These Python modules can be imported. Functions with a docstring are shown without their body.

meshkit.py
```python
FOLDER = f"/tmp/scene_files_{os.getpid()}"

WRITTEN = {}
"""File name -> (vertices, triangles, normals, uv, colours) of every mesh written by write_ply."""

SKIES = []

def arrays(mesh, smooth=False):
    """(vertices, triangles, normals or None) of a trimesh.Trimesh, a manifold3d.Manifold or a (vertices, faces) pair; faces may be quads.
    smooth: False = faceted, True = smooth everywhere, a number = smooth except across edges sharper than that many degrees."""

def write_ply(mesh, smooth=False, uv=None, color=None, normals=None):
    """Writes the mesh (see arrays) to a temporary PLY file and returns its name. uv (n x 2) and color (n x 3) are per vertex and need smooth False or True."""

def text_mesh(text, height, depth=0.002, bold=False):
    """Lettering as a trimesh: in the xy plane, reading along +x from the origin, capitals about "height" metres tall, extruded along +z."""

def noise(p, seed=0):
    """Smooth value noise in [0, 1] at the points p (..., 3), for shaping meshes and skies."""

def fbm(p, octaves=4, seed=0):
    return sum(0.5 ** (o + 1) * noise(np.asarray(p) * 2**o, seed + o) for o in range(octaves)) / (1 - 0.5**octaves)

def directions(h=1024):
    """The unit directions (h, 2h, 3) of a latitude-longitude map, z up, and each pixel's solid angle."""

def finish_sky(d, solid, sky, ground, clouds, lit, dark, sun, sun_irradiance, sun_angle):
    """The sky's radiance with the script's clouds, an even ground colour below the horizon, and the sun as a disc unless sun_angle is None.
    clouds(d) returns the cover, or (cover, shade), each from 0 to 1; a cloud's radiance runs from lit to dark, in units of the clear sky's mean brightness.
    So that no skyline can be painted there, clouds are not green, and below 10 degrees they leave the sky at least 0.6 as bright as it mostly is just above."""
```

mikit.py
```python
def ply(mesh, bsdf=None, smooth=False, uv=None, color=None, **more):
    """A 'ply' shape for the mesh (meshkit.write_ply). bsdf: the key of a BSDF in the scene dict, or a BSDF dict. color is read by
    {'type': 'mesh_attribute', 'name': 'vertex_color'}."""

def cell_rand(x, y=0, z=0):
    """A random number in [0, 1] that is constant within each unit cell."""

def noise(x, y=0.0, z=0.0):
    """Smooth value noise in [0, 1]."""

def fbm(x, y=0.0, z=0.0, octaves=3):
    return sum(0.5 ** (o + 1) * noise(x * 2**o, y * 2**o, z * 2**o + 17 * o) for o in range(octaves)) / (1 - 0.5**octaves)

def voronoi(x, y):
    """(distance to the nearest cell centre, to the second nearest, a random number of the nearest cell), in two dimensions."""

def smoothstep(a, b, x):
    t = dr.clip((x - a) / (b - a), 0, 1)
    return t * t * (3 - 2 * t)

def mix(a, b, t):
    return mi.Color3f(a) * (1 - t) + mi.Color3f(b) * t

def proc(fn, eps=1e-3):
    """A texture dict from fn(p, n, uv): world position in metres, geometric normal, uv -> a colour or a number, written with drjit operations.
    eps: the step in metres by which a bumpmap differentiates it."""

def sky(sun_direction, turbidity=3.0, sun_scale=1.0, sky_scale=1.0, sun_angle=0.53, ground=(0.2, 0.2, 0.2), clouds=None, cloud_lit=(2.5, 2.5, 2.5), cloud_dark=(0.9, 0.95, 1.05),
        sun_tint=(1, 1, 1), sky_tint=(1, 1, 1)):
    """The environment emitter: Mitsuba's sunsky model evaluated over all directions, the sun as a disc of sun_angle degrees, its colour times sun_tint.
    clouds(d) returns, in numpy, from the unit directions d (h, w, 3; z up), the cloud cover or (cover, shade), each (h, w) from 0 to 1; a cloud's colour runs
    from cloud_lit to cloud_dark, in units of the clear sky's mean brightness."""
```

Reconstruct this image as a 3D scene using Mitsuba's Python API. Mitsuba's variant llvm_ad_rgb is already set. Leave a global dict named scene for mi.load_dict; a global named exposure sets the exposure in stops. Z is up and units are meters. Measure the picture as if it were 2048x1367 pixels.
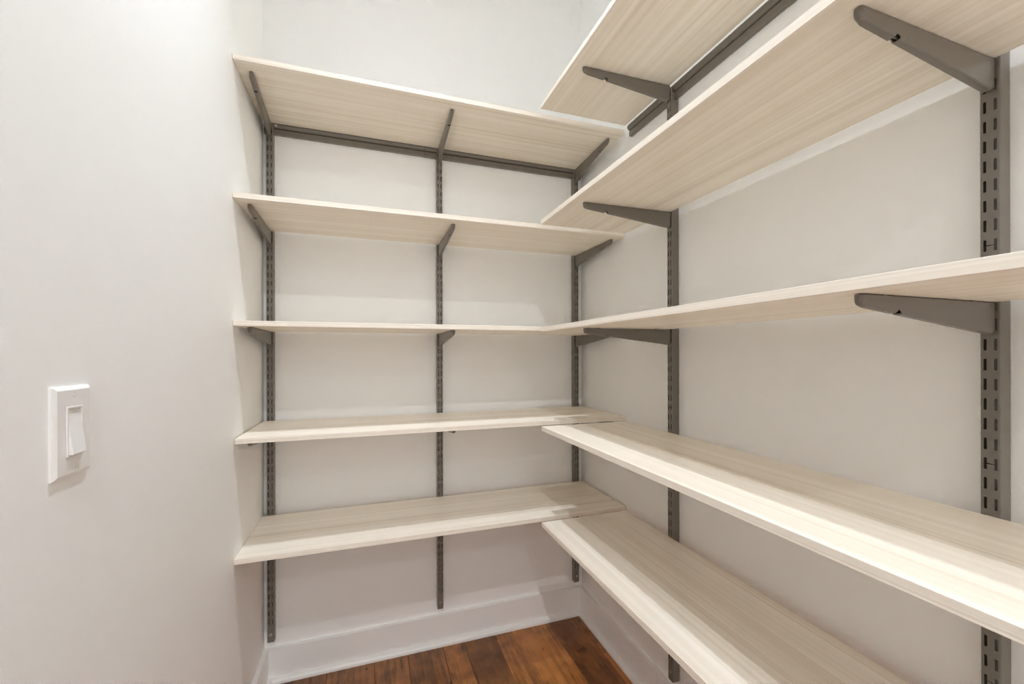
import math, random
import numpy as np, trimesh, manifold3d as m3, mitsuba as mi, drjit as dr
import mikit
from mikit import proc, noise, fbm, cell_rand, smoothstep, mix, ply
T = mi.ScalarTransform4f
random.seed(7)
scene, labels = {}, {}

# ------------------------------------------------------------------ camera, lights, exposure
CAM = np.array([0.382, -1.8059, 1.2376]); F_PX = 837.85
YAW, PITCH, ROLL, CY = math.radians(18.718), math.radians(-0.0178), math.radians(-0.1419), 708.1
_f = np.array([math.sin(YAW)*math.cos(PITCH), math.cos(YAW)*math.cos(PITCH), math.sin(PITCH)])
_r = np.array([math.cos(YAW), -math.sin(YAW), 0]); _u = np.cross(_r, _f)
_up = -_r*math.sin(ROLL) + _u*math.cos(ROLL)
scene['camera'] = {'type': 'perspective', 'fov_axis': 'x', 'fov': math.degrees(2*math.atan(1024/F_PX)), 'near_clip': 0.02, 'far_clip': 50,
                   'principal_point_offset_y': -(CY-683.5)/1367,
                   'to_world': T().look_at(origin=CAM.tolist(), target=(CAM+_f).tolist(), up=_up.tolist())}
exposure = 0.25
LAMPS = [(0.516, -0.905), (0.20, -2.42), (0.20, -3.98)]   # the row of recessed downlights
LAMP_RGB = [[3150.0, 3510.0, 4000.0], [3700.0, 3960.0, 4290.0], [3700.0, 3960.0, 4290.0]]
FILL_RING_RGB = [66.0, 73.0, 84.0]       # glowing ring added round the first lamp to brighten the upper walls
LAMP_RECESS = [0.050, 0.010, 0.010]         # depth of the lens in its can
FILL_WINDOW_RGB = [0.90, 0.94, 0.97]              # fill light: glowing window pane added behind the viewer

# ------------------------------------------------------------------ measures (metres)
W = 1.3461; HC = 2.95; YF = -4.90           # width, ceiling, front wall
U = 0.0271; UW = 0.0238                     # upright depth and width
DL, DR, YR = 0.3775, 0.3808, -0.4123        # shelf front edges and the right shelves' far end
TH = 0.0158; YN_END = -1.72
ZL = [2.1239, 1.7165, 1.3393, 0.9901, 0.6356]
ZR = [2.1350, 1.7193, 1.3340, 0.9777, 0.6328]
UX = [0.0267, 0.6623, 1.3061]; UY = [-0.6633, -1.4178]
UP_TOP, UP_BOT = 2.1125, 0.1598
PITCHZ, ZH, CS = 0.0317, 1.4093, 0.0061

# ------------------------------------------------------------------ helpers
def numbered(name):
    if name not in labels and name not in scene and not any(k.startswith(name + '__') for k in scene): return name
    n = 1
    while f'{name}_{n:03d}' in labels or f'{name}_{n:03d}' in scene: n += 1
    return f'{name}_{n:03d}'
def thing(name, label, cat, group=None):
    k = numbered(name); labels[k] = {'label': label, 'category': cat}
    if group: labels[k]['group'] = group
    return k
def part(parent, name, shape, label=None, kind=None):
    k = parent + '__' + name; n = 1
    while k in scene: k = f'{parent}__{name}_{n:03d}'; n += 1
    scene[k] = shape
    if label or kind:
        labels[k] = {}
        if label: labels[k]['label'] = label
        if kind: labels[k]['kind'] = kind
    return k
def struct(name, shape, label=None):
    k = numbered(name)
    if shape is not None: scene[k] = shape
    labels[k] = {'kind': 'structure', 'label': label} if label else {'kind': 'structure'}
    return k
def box(x0, x1, y0, y1, z0, z1, ch=0.0):
    """box with chamfered edges, as a manifold"""
    if ch <= 0: return m3.Manifold.cube((x1-x0, y1-y0, z1-z0)).translate((x0, y0, z0))
    pts = []
    for a in (0, 1):
        for b in (0, 1):
            for c in (0, 1):
                X, Y, Z = (x0, x1)[a], (y0, y1)[b], (z0, z1)[c]; s = [1-2*a, 1-2*b, 1-2*c]
                pts += [(X, Y+s[1]*ch, Z+s[2]*ch), (X+s[0]*ch, Y, Z+s[2]*ch), (X+s[0]*ch, Y+s[1]*ch, Z)]
    return m3.Manifold.hull_points(np.array(pts))
def union(ms): return m3.Manifold.batch_boolean(ms, m3.OpType.Add)
def ball(c, r, n=16): return m3.Manifold.sphere(r, n).translate(c)
def cyl(r, h, n=24): return m3.Manifold.cylinder(h, r, -1, n)

# ------------------------------------------------------------------ materials
def bsdf(name, d): scene[name] = d; return name
def principled(col, rough, spec=0.5, **k):
    c = col if isinstance(col, dict) else {'type': 'rgb', 'value': list(col)}
    return {'type': 'twosided', 'bsdf': {'type': 'principled', 'base_color': c, 'roughness': rough, 'specular': spec, **k}}
bsdf('mat_wall', principled((0.882, 0.882, 0.862), 0.5, 0.3))
bsdf('mat_ceiling', principled((0.90, 0.895, 0.885), 0.8, 0.2))
bsdf('mat_trim', principled((0.882, 0.882, 0.862), 0.35, 0.5))
bsdf('mat_plastic', principled((0.82, 0.81, 0.79), 0.28, 0.5))
bsdf('mat_plastic_dark', principled((0.62, 0.60, 0.57), 0.4, 0.4))
bsdf('mat_metal', principled((0.150, 0.132, 0.110), 0.34, 0.5))
bsdf('mat_screw', principled((0.62, 0.60, 0.57), 0.3, 0.5, metallic=0.9))
bsdf('mat_baffle', principled((0.35, 0.35, 0.34), 0.6, 0.2))
bsdf('mat_dark', principled((0.02, 0.018, 0.016), 0.6, 0.2))

def wood_fn(axis):
    def fn(p, n, uv):
        a = p.x if axis == 0 else p.y
        c = p.y if axis == 0 else p.x
        z = p.z
        w = 0.004*(noise(a*1.7, c*3.0, z*2.0) - 0.5)
        c2 = c + z*0.9 + w
        s = dr.floor(z*7.0)*3.7
        broad = fbm(a*0.5 + s, c2*26.0, s, 2)
        mid = fbm(a*1.1 + 5.0, c2*95.0, s + 9.0, 2)
        fine = noise(a*3.0, c2*430.0, s)
        line = smoothstep(0.70, 0.93, noise(a*0.9 + 31.0, c2*150.0, s + 4.0))
        lite = smoothstep(0.74, 0.92, noise(a*0.7 + 71.0, c2*75.0, s + 2.0))
        t = 0.965 + 0.07*(broad-0.5) + 0.07*(mid-0.5) + 0.04*(fine-0.5) - 0.045*line + 0.03*lite
        col = mix((0.79, 0.69, 0.55), (0.885, 0.822, 0.725), smoothstep(0.88, 1.03, t))
        return col*t
    return fn
bsdf('mat_wood_x', principled(proc(wood_fn(0)), 0.42, 0.4))
bsdf('mat_wood_y', principled(proc(wood_fn(1)), 0.42, 0.4))

def band_fn(axis):
    def fn(p, n, uv):
        a = p.x if axis == 0 else p.y
        s = dr.floor(p.z*7.0)*3.7
        z = p.z + 0.0012*(noise(a*1.6, s, 3.0) - 0.5)
        l1 = noise(a*1.3, z*420.0, s); l2 = noise(a*2.0 + 9.0, z*1100.0, s)
        t = 0.975 + 0.13*(l1-0.5) + 0.06*(l2-0.5)
        return mix((0.78, 0.675, 0.545), (0.875, 0.81, 0.715), smoothstep(0.86, 1.04, t))*t
    return fn
bsdf('mat_band_x', principled(proc(band_fn(0)), 0.42, 0.4))
bsdf('mat_band_y', principled(proc(band_fn(1)), 0.42, 0.4))

def floor_fn(tone, seed):
    def fn(p, n, uv):
        x, y = p.x, p.y
        warp = 0.010*(fbm(x*11.0, y*4.0, seed, 2) - 0.5)
        g1 = fbm((x+warp)*60.0, y*3.2, seed, 3)
        g2 = noise((x+warp*0.6)*420.0, y*11.0, seed + 3.0)
        g3 = noise((x+warp*0.8)*900.0, y*26.0, seed + 8.0)
        u, v = x*0.82 + y*0.31, y*0.9 - x*0.35
        cloud = fbm(u*10.0, v*4.2, seed + 11.0, 3)
        chat = fbm(u*47.0 + 3.0*g1, v*31.0, seed + 5.0, 3)
        knot = smoothstep(0.93, 0.985, noise(x*30.0, y*17.0, seed + 21.0))
        t = tone*(0.50 + 0.50*g1 + 0.20*(g2-0.5) + 0.14*(g3-0.5) + 0.55*(cloud-0.45) + 0.45*(chat-0.5))
        t = dr.clip(t, 0.10, 1.4)*(1 - 0.65*knot)
        return mix((0.080, 0.025, 0.0065), (0.44, 0.165, 0.038), smoothstep(0.05, 1.1, t))*(0.36 + 0.60*dr.clip(t, 0, 1.2))
    return fn
PLANK_M = [bsdf(f'mat_floor_{i}', principled(proc(floor_fn(tn, sd)), 0.30, 0.5)) for i, (tn, sd) in enumerate([(0.95, 1.0), (0.80, 14.0), (1.12, 33.0), (0.62, 57.0)])]

# ------------------------------------------------------------------ the room
WT = 0.10
struct('wall_back', ply(box(-WT, W+WT, 0, WT, 0, HC), 'mat_wall'))
struct('wall_left', ply(box(-WT, 0, YF-WT, 0, 0, HC), 'mat_wall'))
struct('wall_right', ply(box(W, W+WT, YF-WT, 0, 0, HC), 'mat_wall'))
struct('wall_front', ply(box(0, W, YF-WT, YF, 0, HC) - box(0.15, W-0.15, YF-2*WT, YF+WT, 0.5, 2.4), 'mat_wall'))  # unseen wall behind the viewer, opened for the added fill window
ceil = box(-WT, W+WT, YF-WT, WT, HC, HC+0.1) - union([cyl(0.0365, 0.075, 48).translate((x, y, HC-0.001)) for x, y in LAMPS])
struct('ceiling', ply(ceil, 'mat_ceiling', smooth=30))

# floor: a dark sub floor and single planks
fl = struct('floor', ply(box(-WT, W+WT, YF-WT, 0, -0.06, -0.014), 'mat_dark'), 'dark brown wooden plank floor of the pantry')
seams = [0.0, 0.058, 0.222, 0.396, 0.527, 0.671, 0.763, 0.899, 0.976, 1.157, 1.2915, W]
joints = {10: [-0.285], 3: [-0.90], 6: [-1.3], 8: [-0.72, -1.9], 1: [-0.6], 5: [-1.1], 9: [-1.5], 2: [-1.7]}
tones = [1, 3, 1, 0, 1, 0, 3, 0, 2, 1, 1]
for i in range(len(seams)-1):
    ys = [0.0] + joints.get(i, []) + [YF-WT]
    for j in range(len(ys)-1):
        g = 0.0005
        m = box(seams[i]+g, seams[i+1]-g, ys[j+1]+g, ys[j]-g, -0.014, 0.0, 0.0008)
        part(fl, 'plank', ply(m, PLANK_M[(tones[i]+j) % 4]))

# baseboards with a shoe moulding
BASE = [(0, 0), (0.0162, 0), (0.0162, 0.1250), (0.0157, 0.1259), (0.0148, 0.1264), (0.0030, 0.1266), (0.0012, 0.1272), (0, 0.1290)]
SHOE = [(0.0162, 0), (0.0325, 0), (0.0325, 0.006), (0.0312, 0.0115), (0.0280, 0.0160), (0.0232, 0.0190), (0.0162, 0.0200)]
def moulding(prof, frame, s0, s1, mit0, mit1):
    """prof (distance from wall, z) swept along a wall; frame(s, d, z) -> xyz; mitred ends where mit is 1"""
    n = len(prof); v = [frame(s0+mit0*d, d, z) for d, z in prof] + [frame(s1-mit1*d, d, z) for d, z in prof]
    f = [(i, (i+1) % n, n+(i+1) % n, n+i) for i in range(n)]
    tri = [t for a, b, c, d in f for t in ((a, b, c), (a, c, d))]
    cap = trimesh.creation.triangulate_polygon
    tri += [(0, i+1, i) for i in range(1, n-1)] + [(n, n+i, n+i+1) for i in range(1, n-1)]
    m = trimesh.Trimesh(np.array(v), np.array(tri), process=False); m.fix_normals()
    return m
fb = lambda s, d, z: (s, -d, z)
fl_ = lambda s, d, z: (d, -s, z)
fr_ = lambda s, d, z: (W-d, -s, z)
ff1 = lambda s, d, z: (s, YF+d, z)
for nm, fr, s0, s1, a, b in (('baseboard_back', fb, 0, W, 1, 1), ('baseboard_left', fl_, 0, -YF, 1, 1), ('baseboard_right', fr_, 0, -YF, 1, 1), ('baseboard_front', ff1, 0, W, 1, 1)):
    k = struct(nm, ply(moulding(BASE, fr, s0, s1, a, b), 'mat_trim', smooth=35))
    part(k, 'shoe_moulding', ply(moulding(SHOE, fr, s0, s1, a, b), 'mat_trim', smooth=40))
# window added behind the viewer, its glowing pane gives fill light
k = struct('added_fill_window_1', None)
part(k, 'frame', ply(box(0.15, W-0.15, YF-0.06, YF-0.01, 0.5, 2.4, 0.004) - box(0.2, W-0.2, YF-0.1, YF+0.2, 0.55, 2.35), 'mat_trim'))
part(k, 'fill_pane', {'type': 'rectangle', 'to_world': T().translate([W/2, YF-0.03, 1.45]).rotate([1, 0, 0], -90).scale([W/2-0.2, 0.9, 1]), 'bsdf': {'type': 'ref', 'id': 'mat_ceiling'},
                 'emitter': {'type': 'area', 'radiance': {'type': 'rgb', 'value': FILL_WINDOW_RGB}}})

# ------------------------------------------------------------------ recessed downlights
def downlight(x, y, z, rad, rgb, label, rec=0.0, lens=None, ring_rgb=None, ring_r=0.0):
    t = thing('recessed_downlight', label, 'ceiling light')
    prof = np.array([[rad-0.004, -0.0], [rad-0.002, -0.004], [rad+0.016, -0.004], [rad+0.02, 0.0], [rad-0.004, 0.0]])
    if rec: part(t, 'unseen_baffle', ply((cyl(rad+0.001, rec+0.012, 48) - cyl(rad-0.002, rec+0.004, 48).translate((0, 0, -0.001))).translate((x, y, z)), 'mat_baffle', smooth=40))  # out of view; its depth is set to trim the beam
    if ring_rgb:  # added emitter round the lens, lifts the top of the walls
        gl = trimesh.creation.revolve(np.array([[rad, 0.0], [rad, -0.0025], [ring_r, -0.0025], [ring_r, 0.0], [rad, 0.0]]), sections=48)
        gl.apply_translation((x, y, z)); gl.fix_normals()
        part(t, 'added_fill_ring', ply(gl, 'mat_plastic', emitter={'type': 'area', 'radiance': {'type': 'rgb', 'value': ring_rgb}}))
        prof[:, 0] += ring_r - rad + 0.004
    ring = trimesh.creation.revolve(np.vstack([prof[::-1]]), sections=48)
    ring.apply_translation((x, y, z)); ring.fix_normals()
    part(t, 'trim_ring', ply(ring, 'mat_plastic', smooth=40))
    part(t, 'lens', {'type': 'disk', 'to_world': T().translate([x, y, z-0.001+rec]).rotate([1, 0, 0], 180).scale([lens or rad-0.005]*2+[1]), 'bsdf': {'type': 'ref', 'id': 'mat_plastic'},
                     'emitter': {'type': 'area', 'radiance': {'type': 'rgb', 'value': rgb}}})
for (x, y), rec, rgb, l in zip(LAMPS, LAMP_RECESS, LAMP_RGB, ('round white recessed downlight in the ceiling above the shelves', 'round white recessed downlight in the ceiling, middle one of the row', 'round white recessed downlight in the ceiling close to the added fill window')):
    downlight(x, y, HC, 0.035, rgb, l, rec, 0.02, FILL_RING_RGB if rec > 0.02 else None, 0.06)

# ------------------------------------------------------------------ shelves
ORD = ['top', 'second highest', 'middle', 'second lowest', 'lowest']
def shelf(x0, x1, y0, y1, zt, front, mat, label, group):
    t = thing('shelf', label, 'shelf', group)
    e = 0.0012; c = 0.0007
    b = [x0, x1, y0, y1]
    if front == 'y': part(t, 'board', ply(box(x0, x1, y0+e, y1, zt-TH, zt, 0.0004), mat)); band = box(x0, x1, y0, y0+e, zt-TH, zt, 0.0004)
    else: part(t, 'board', ply(box(x0+e, x1, y0, y1, zt-TH, zt, 0.0004), mat)); band = box(x0, x0+e, y0, y1, zt-TH, zt, 0.0004)
    part(t, 'edge_band', ply(band, mat.replace('wood', 'band')), 'pale edge band with fine lengthwise lines')
for i, z in enumerate(ZL):
    dx = 0.004 if i == 3 else 0.0
    shelf(0.0008+dx, W-0.0090, -DL, -(U+0.0004), z, 'y', 'mat_wood_x', f'pale wood-grain shelf on the back wall, {ORD[i]} of its five', 'shelves on the back wall')
for i, z in enumerate(ZR):
    shelf(W-DR, W-(U+0.0004), YN_END, YR, z, 'x', 'mat_wood_y', f'long pale wood-grain shelf on the right wall, {ORD[i]} of its five', 'shelves on the right wall')

# ------------------------------------------------------------------ uprights (slotted standards)
def upright_mesh():
    h = UP_TOP-UP_BOT; r = 0.0022; t = 0.0016
    # profile in (lateral, outward): U open to the wall
    outer = m3.CrossSection.square((UW-2*r, U-2*r)).translate((-(UW/2-r), r)).offset(r, m3.JoinType.Round, 2, 16)
    outer = outer ^ m3.CrossSection.square((UW, U)).translate((-UW/2, 0.0008))
    inner = m3.CrossSection.square((UW-2*t, U-t)).translate((-(UW/2-t), 0.0)) 
    m = (outer + (m3.CrossSection.square((t, 0.01)).translate((-UW/2, 0.0008))) + (m3.CrossSection.square((t, 0.01)).translate((UW/2-t, 0.0008))) - inner).extrude(h).translate((0, 0, UP_BOT))
    cuts = []
    slot = m3.CrossSection.square((0.0037-0.0024, 0.0185-0.0024)).translate((-(0.0037-0.0024)/2, -(0.0185-0.0024)/2)).offset(0.0012, m3.JoinType.Round, 2, 12).extrude(0.02)
    slot = slot.rotate((90, 0, 0))                      # extrude along -y
    k0 = -int((ZH-UP_BOT-0.045)/PITCHZ)
    for k in range(k0, int((UP_TOP-0.012-ZH)/PITCHZ)+1):
        z = ZH+k*PITCHZ
        for s in (-CS, CS): cuts.append(slot.translate((s, U+0.01, z)))
        if k % 11 == 0: cuts.append(box(-CS, CS, U-0.01, U+0.002, z-0.0007, z+0.0007))
    cuts += [box(-0.03, 0.03, -0.01, 0.0152, 2.0715, 2.2), box(-0.03, 0.03, -0.01, 0.0238, 2.0950, 2.2)]     # room for the hanging rail
    m = m - union(cuts)
    m = m.warp_batch(lambda v: np.stack([v[:, 0], v[:, 1], v[:, 2]], 1))
    return m
# local axes: x lateral, y outward from the wall, z up
TB = lambda x, z=0.0: T().translate([x, 0, z]).rotate([0, 0, 1], 180)           # on the back wall: outward = -y
TR = lambda y, z=0.0: T().translate([W, y, z]).rotate([0, 0, 1], 90)            # on the right wall: outward = -x
um = upright_mesh()
scr = union([cyl(0.0052, 0.0016, 24) - cyl(0.0022, 0.003, 16).translate((0, 0, 0.0006))]).rotate((-90, 0, 0)).translate((0, U, 0.1885))
scr_core = cyl(0.0022, 0.0004, 16).rotate((-90, 0, 0)).translate((0, U+0.0006, 0.1885))
P_UP, P_SC, P_CORE = ply(um, 'mat_metal', smooth=35), ply(scr, 'mat_screw', smooth=35), ply(scr_core, 'mat_dark')
UPL = ['grey slotted metal upright on the back wall beside the left wall', 'grey slotted metal upright in the middle of the back wall', 'grey slotted metal upright on the back wall beside the right corner']
URL = ['grey slotted metal upright on the right wall, the one nearer the corner', 'grey slotted metal upright on the right wall, nearest to the viewer']
places = [(TB(x), l) for x, l in zip(UX, UPL)] + [(TR(y), l) for y, l in zip(UY, URL)]
for tw, l in places:
    t = thing('shelf_upright', l, 'shelf upright', 'slotted wall uprights')
    part(t, 'channel', {**P_UP, 'to_world': tw})
    s = part(t, 'screw', {**P_SC, 'to_world': tw}, 'small silver screw head')
    part(s, 'socket', {**P_CORE, 'to_world': tw})

# ------------------------------------------------------------------ brackets
def bracket_mesh(tc):
    """a = outward from the upright face, b lateral, z below the shelf's underside (0)"""
    def solid(q, top, a_back):
        h = 0.006-q; rr = max(0.003-q, 0.0012); ms = []
        for s in (-1, 1):
            for ang in np.linspace(180, 270, 5):
                c = math.radians(ang)
                ms.append(ball((a_back+0.008+0.0053*math.cos(c)+q*0, s*(h-rr), -0.0425+q+0.0055*math.sin(c)), rr, 12))
            ms.append(ball((tc-0.0095, s*(h-rr), -0.0157+q*0.3), rr, 12))
            ms.append(box(a_back, a_back+0.002, *( (h-0.001, h) if s > 0 else (-h, -h+0.001)), -0.03, top))
        ms.append(ball((0, 0, 0), h, 24).scale((1, 1, 1.5)).translate((tc-q, 0, -0.0085)))
        ms.append(cyl(h, 0.006, 24).translate((tc-q, 0, top-0.006)))
        hull = m3.Manifold.batch_hull(ms)
        return hull.trim_by_plane((0, 0, -1), -top)
    o = solid(0.0, -0.0015, 0.0018)
    i = solid(0.0014, 0.004, 0.0032)
    m = o - i
    m = m - cyl(0.0062, 0.03, 24).rotate((90, 0, 0)).translate((0.237, 0.015, -0.0262))
    m = m + (box(0.220, 0.254, -0.0007, 0.0007, -0.0225, -0.0016) ^ o)      # plate added inside to block the view and keep the notch dark
    # rest pads that carry the shelf
    m = m + box(0.05, 0.058, -0.0045, 0.0045, -0.004, 0.0) + box(0.26, 0.268, -0.0045, 0.0045, -0.004, 0.0)
    m = m + box(0.05, 0.058, -0.0055, 0.0055, -0.004, -0.0018) + box(0.26, 0.268, -0.0055, 0.0055, -0.004, -0.0018)
    return m
hk = [union([box(s*CS-0.0008, s*CS+0.0008, 0.0, 0.0045, -0.017, -0.004, 0.0002), box(s*CS-0.0008, s*CS+0.0008, 0.0, 0.0045, -0.046, -0.034, 0.0002)]) for s in (-0.75, 0.75)]
def loc(m):                                    # (a, b, z) -> local axes (lateral, outward, z)
    return m.transform([[0, 1, 0, 0], [1, 0, 0, U], [0, 0, 1, 0]]) if False else m.transform([[0, -1, 0, 0], [1, 0, 0, U], [0, 0, 1, 0]])
hk = [h.transform([[1, 0, 0, 0], [0, 1, 0, U], [0, 0, 1, 0]]) for h in hk]
P_BRACKET = {'back': ply(loc(bracket_mesh(0.2985)), 'mat_metal', smooth=32), 'right': ply(loc(bracket_mesh(0.3095)), 'mat_metal', smooth=32)}; P_HK = [ply(h, 'mat_metal') for h in hk]
def bracket(side, tw, yaw, label, group):
    tw = tw @ T().translate([0, U, 0]).rotate([0, 0, 1], yaw).translate([0, -U, 0])   # they sit a little loose in their slots
    t = thing('shelf_bracket', label, 'shelf bracket', group)
    part(t, 'arm', {**P_BRACKET[side], 'to_world': tw})
    for h in P_HK: part(t, 'hook', {**h, 'to_world': tw})
YAW_B = [(2.0, -0.3, -1.9), (1.1, 0.4, 0.6), (0.9, 0.2, 0.3), (0.8, 0.4, 0.0), (0.5, 0.0, 0.0)]
WHERE = ['on the upright beside the left wall', 'on the middle upright', 'on the upright at the right corner']
for i, z in enumerate(ZL):
    for x, yaw, wh in zip(UX, YAW_B[i], WHERE):
        bracket('back', TB(x, z-TH), yaw, f'grey metal bracket under the {ORD[i]} back-wall shelf {wh}', 'brackets of the back-wall shelves')
WHERE2 = ['on the upright near the corner', 'on the upright nearest the viewer']
for i, z in enumerate(ZR):
    for y, yaw, wh in zip(UY, (-1.2, 0.5), WHERE2):
        bracket('right', TR(y, z-TH), yaw, f'grey metal bracket under the {ORD[i]} right-wall shelf {wh}', 'brackets of the right-wall shelves')

# ------------------------------------------------------------------ hanging rails
def rail_profile(grow=0.0):
    """(outward, z): a flat lower flange, a groove, and a rolled upper edge"""
    g = grow
    lower = [(0.0005, 2.0735-g), (0.0125+g, 2.0735-g), (0.0135+g, 2.0745-g), (0.0135+g, 2.0922), (0.0125, 2.0935), (0.0050, 2.0935)]
    roll = [(0.0050, 2.0960)]
    for a in np.linspace(-90, 90, 13):
        roll.append((0.0115+(0.0110+g)*math.cos(math.radians(a)), 2.1075+0.0120*math.sin(math.radians(a)) if a < 90 else 2.1195))
    return lower + roll + [(0.0005, 2.1195)]
def rail(tw, s0, s1, grow, label):
    t = thing('hanging_rail', label, 'wall rail')
    pf = m3.CrossSection([np.array(rail_profile(grow))]); 
    if pf.area() < 0: pf = m3.CrossSection([np.array(rail_profile(grow))[::-1]])
    m = pf.extrude(s1-s0)                       # x = outward, y = z, z = along
    m = m.transform([[0, 0, 1, s0], [1, 0, 0, 0], [0, 1, 0, 0]])
    part(t, 'channel', {**ply(m, 'mat_metal', smooth=28), 'to_world': tw})
    return t
TRAIL_B = TB(0.0); TRAIL_R = T().translate([W, 0, 0.004]).rotate([0, 0, 1], 90)
def rail_screw(t, s, tw):
    m = (cyl(0.0055, 0.003, 24) - cyl(0.002, 0.01, 12).translate((0, 0, 0.001))).rotate((-90, 0, 0)).translate((s, 0.0212, 2.1010))
    part(t, 'screw', {**ply(m, 'mat_screw', smooth=35), 'to_world': tw}, 'shiny silver screw head')
# local lateral on the back wall is -x
r1 = rail(TRAIL_B, -0.6020, -0.0060, 0.0, 'grey metal rail along the back wall under the top shelf, left piece')
rail_screw(r1, -0.0475, TRAIL_B)
r2 = rail(TRAIL_B, -1.3380, -0.6025, 0.0012, 'grey metal rail along the back wall under the top shelf, right piece')
# local lateral on the right wall: +y
r3 = rail(TRAIL_R, -1.0590, -0.4180, 0.0, 'grey metal rail along the right wall under the top shelf, piece at the corner')
r4 = rail(TRAIL_R, YN_END+0.02, -1.0595, 0.0012, 'grey metal rail along the right wall under the top shelf, piece nearest to the viewer')

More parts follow.
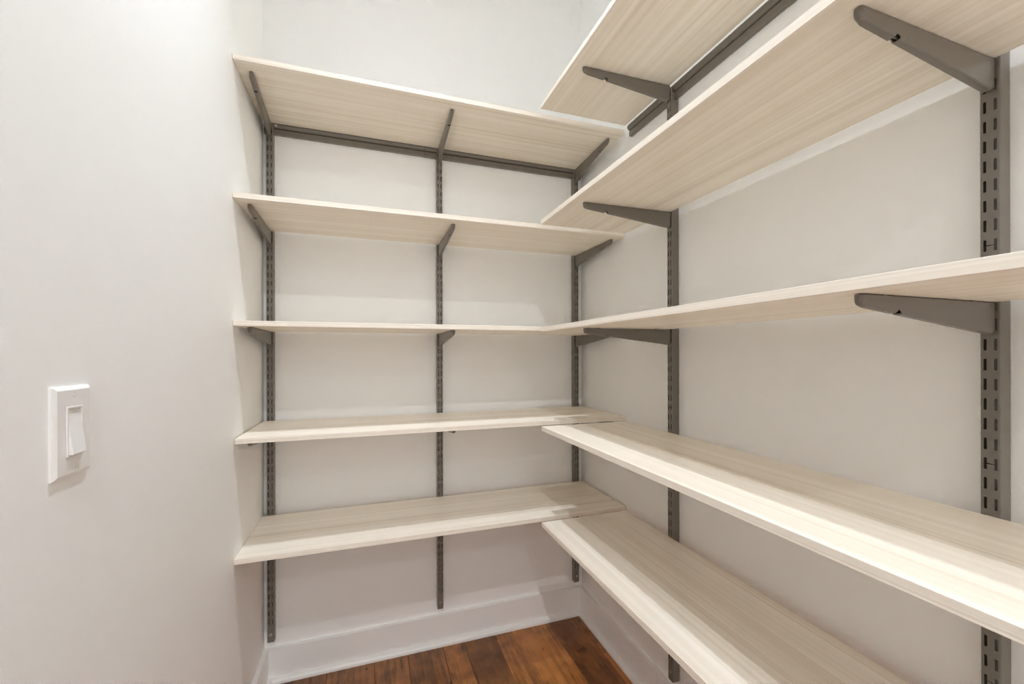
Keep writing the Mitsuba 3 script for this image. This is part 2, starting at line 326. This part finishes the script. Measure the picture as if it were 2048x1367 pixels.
# ------------------------------------------------------------------ light switch on the left wall
SY, SZ = -1.0853, 1.1368
t = thing('light_switch', 'white rocker light switch in a rectangular plate on the left wall', 'light switch')
PW, PH, PD = 0.0745, 0.1195, 0.0062
def slab(w0, h0, w1, h1, d0, d1):
    return m3.Manifold.hull_points(np.array([(d0, s*w0/2, v*h0/2) for s in (-1, 1) for v in (-1, 1)] + [(d1, s*w1/2, v*h1/2) for s in (-1, 1) for v in (-1, 1)]))
plate = slab(PW, PH, PW, PH, 0.0, 0.0022) + slab(PW, PH, PW-0.004, PH-0.004, 0.0022, 0.0045) + slab(PW-0.004, PH-0.004, PW-0.010, PH-0.010, 0.0045, PD)
plate = plate - box(-0.02, 0.03, -0.0168, 0.0168, -0.0337, 0.0337)
plate = plate - cyl(0.0036, 0.01, 20).rotate((0, 90, 0)).translate((PD-0.0012, 0, 0.0484)) - cyl(0.0036, 0.01, 20).rotate((0, 90, 0)).translate((PD-0.0012, 0, -0.0484))
part(t, 'plate', ply(plate.translate((0, SY, SZ)), 'mat_plastic', smooth=25))
frame = box(0.0, PD+0.0012, -0.0164, 0.0164, -0.0333, 0.0333, 0.0006) - box(0.002, 0.02, -0.0138, 0.0138, -0.0307, 0.0307)
fk = part(t, 'rocker_frame', ply(frame.translate((0, SY, SZ)), 'mat_plastic', smooth=25))
pad = m3.Manifold.hull_points(np.array([(0.0021, s*0.0134, v*0.0303) for s in (-1, 1) for v in (-1, 1)] + [(0.0040, s*0.0134, 0.0303) for s in (-1, 1)] + [(0.0068, s*0.0134, 0.0) for s in (-1, 1)] + [(0.0125, s*0.0134, -0.0295) for s in (-1, 1)] + [(0.0115, s*0.0134, -0.0303) for s in (-1, 1)]))
part(t, 'rocker', ply(pad.translate((0, SY, SZ)), 'mat_plastic', smooth=20))
for v in (1, -1):
    sc = cyl(0.0032, 0.0016, 20) - box(-0.0036, 0.0036, -0.0004, 0.0004, 0.0009, 0.003)
    part(t, 'screw', ply(sc.rotate((0, 0, 35)).rotate((0, 90, 0)).translate((PD-0.0012, SY, SZ+v*0.0484)), 'mat_plastic', smooth=25))
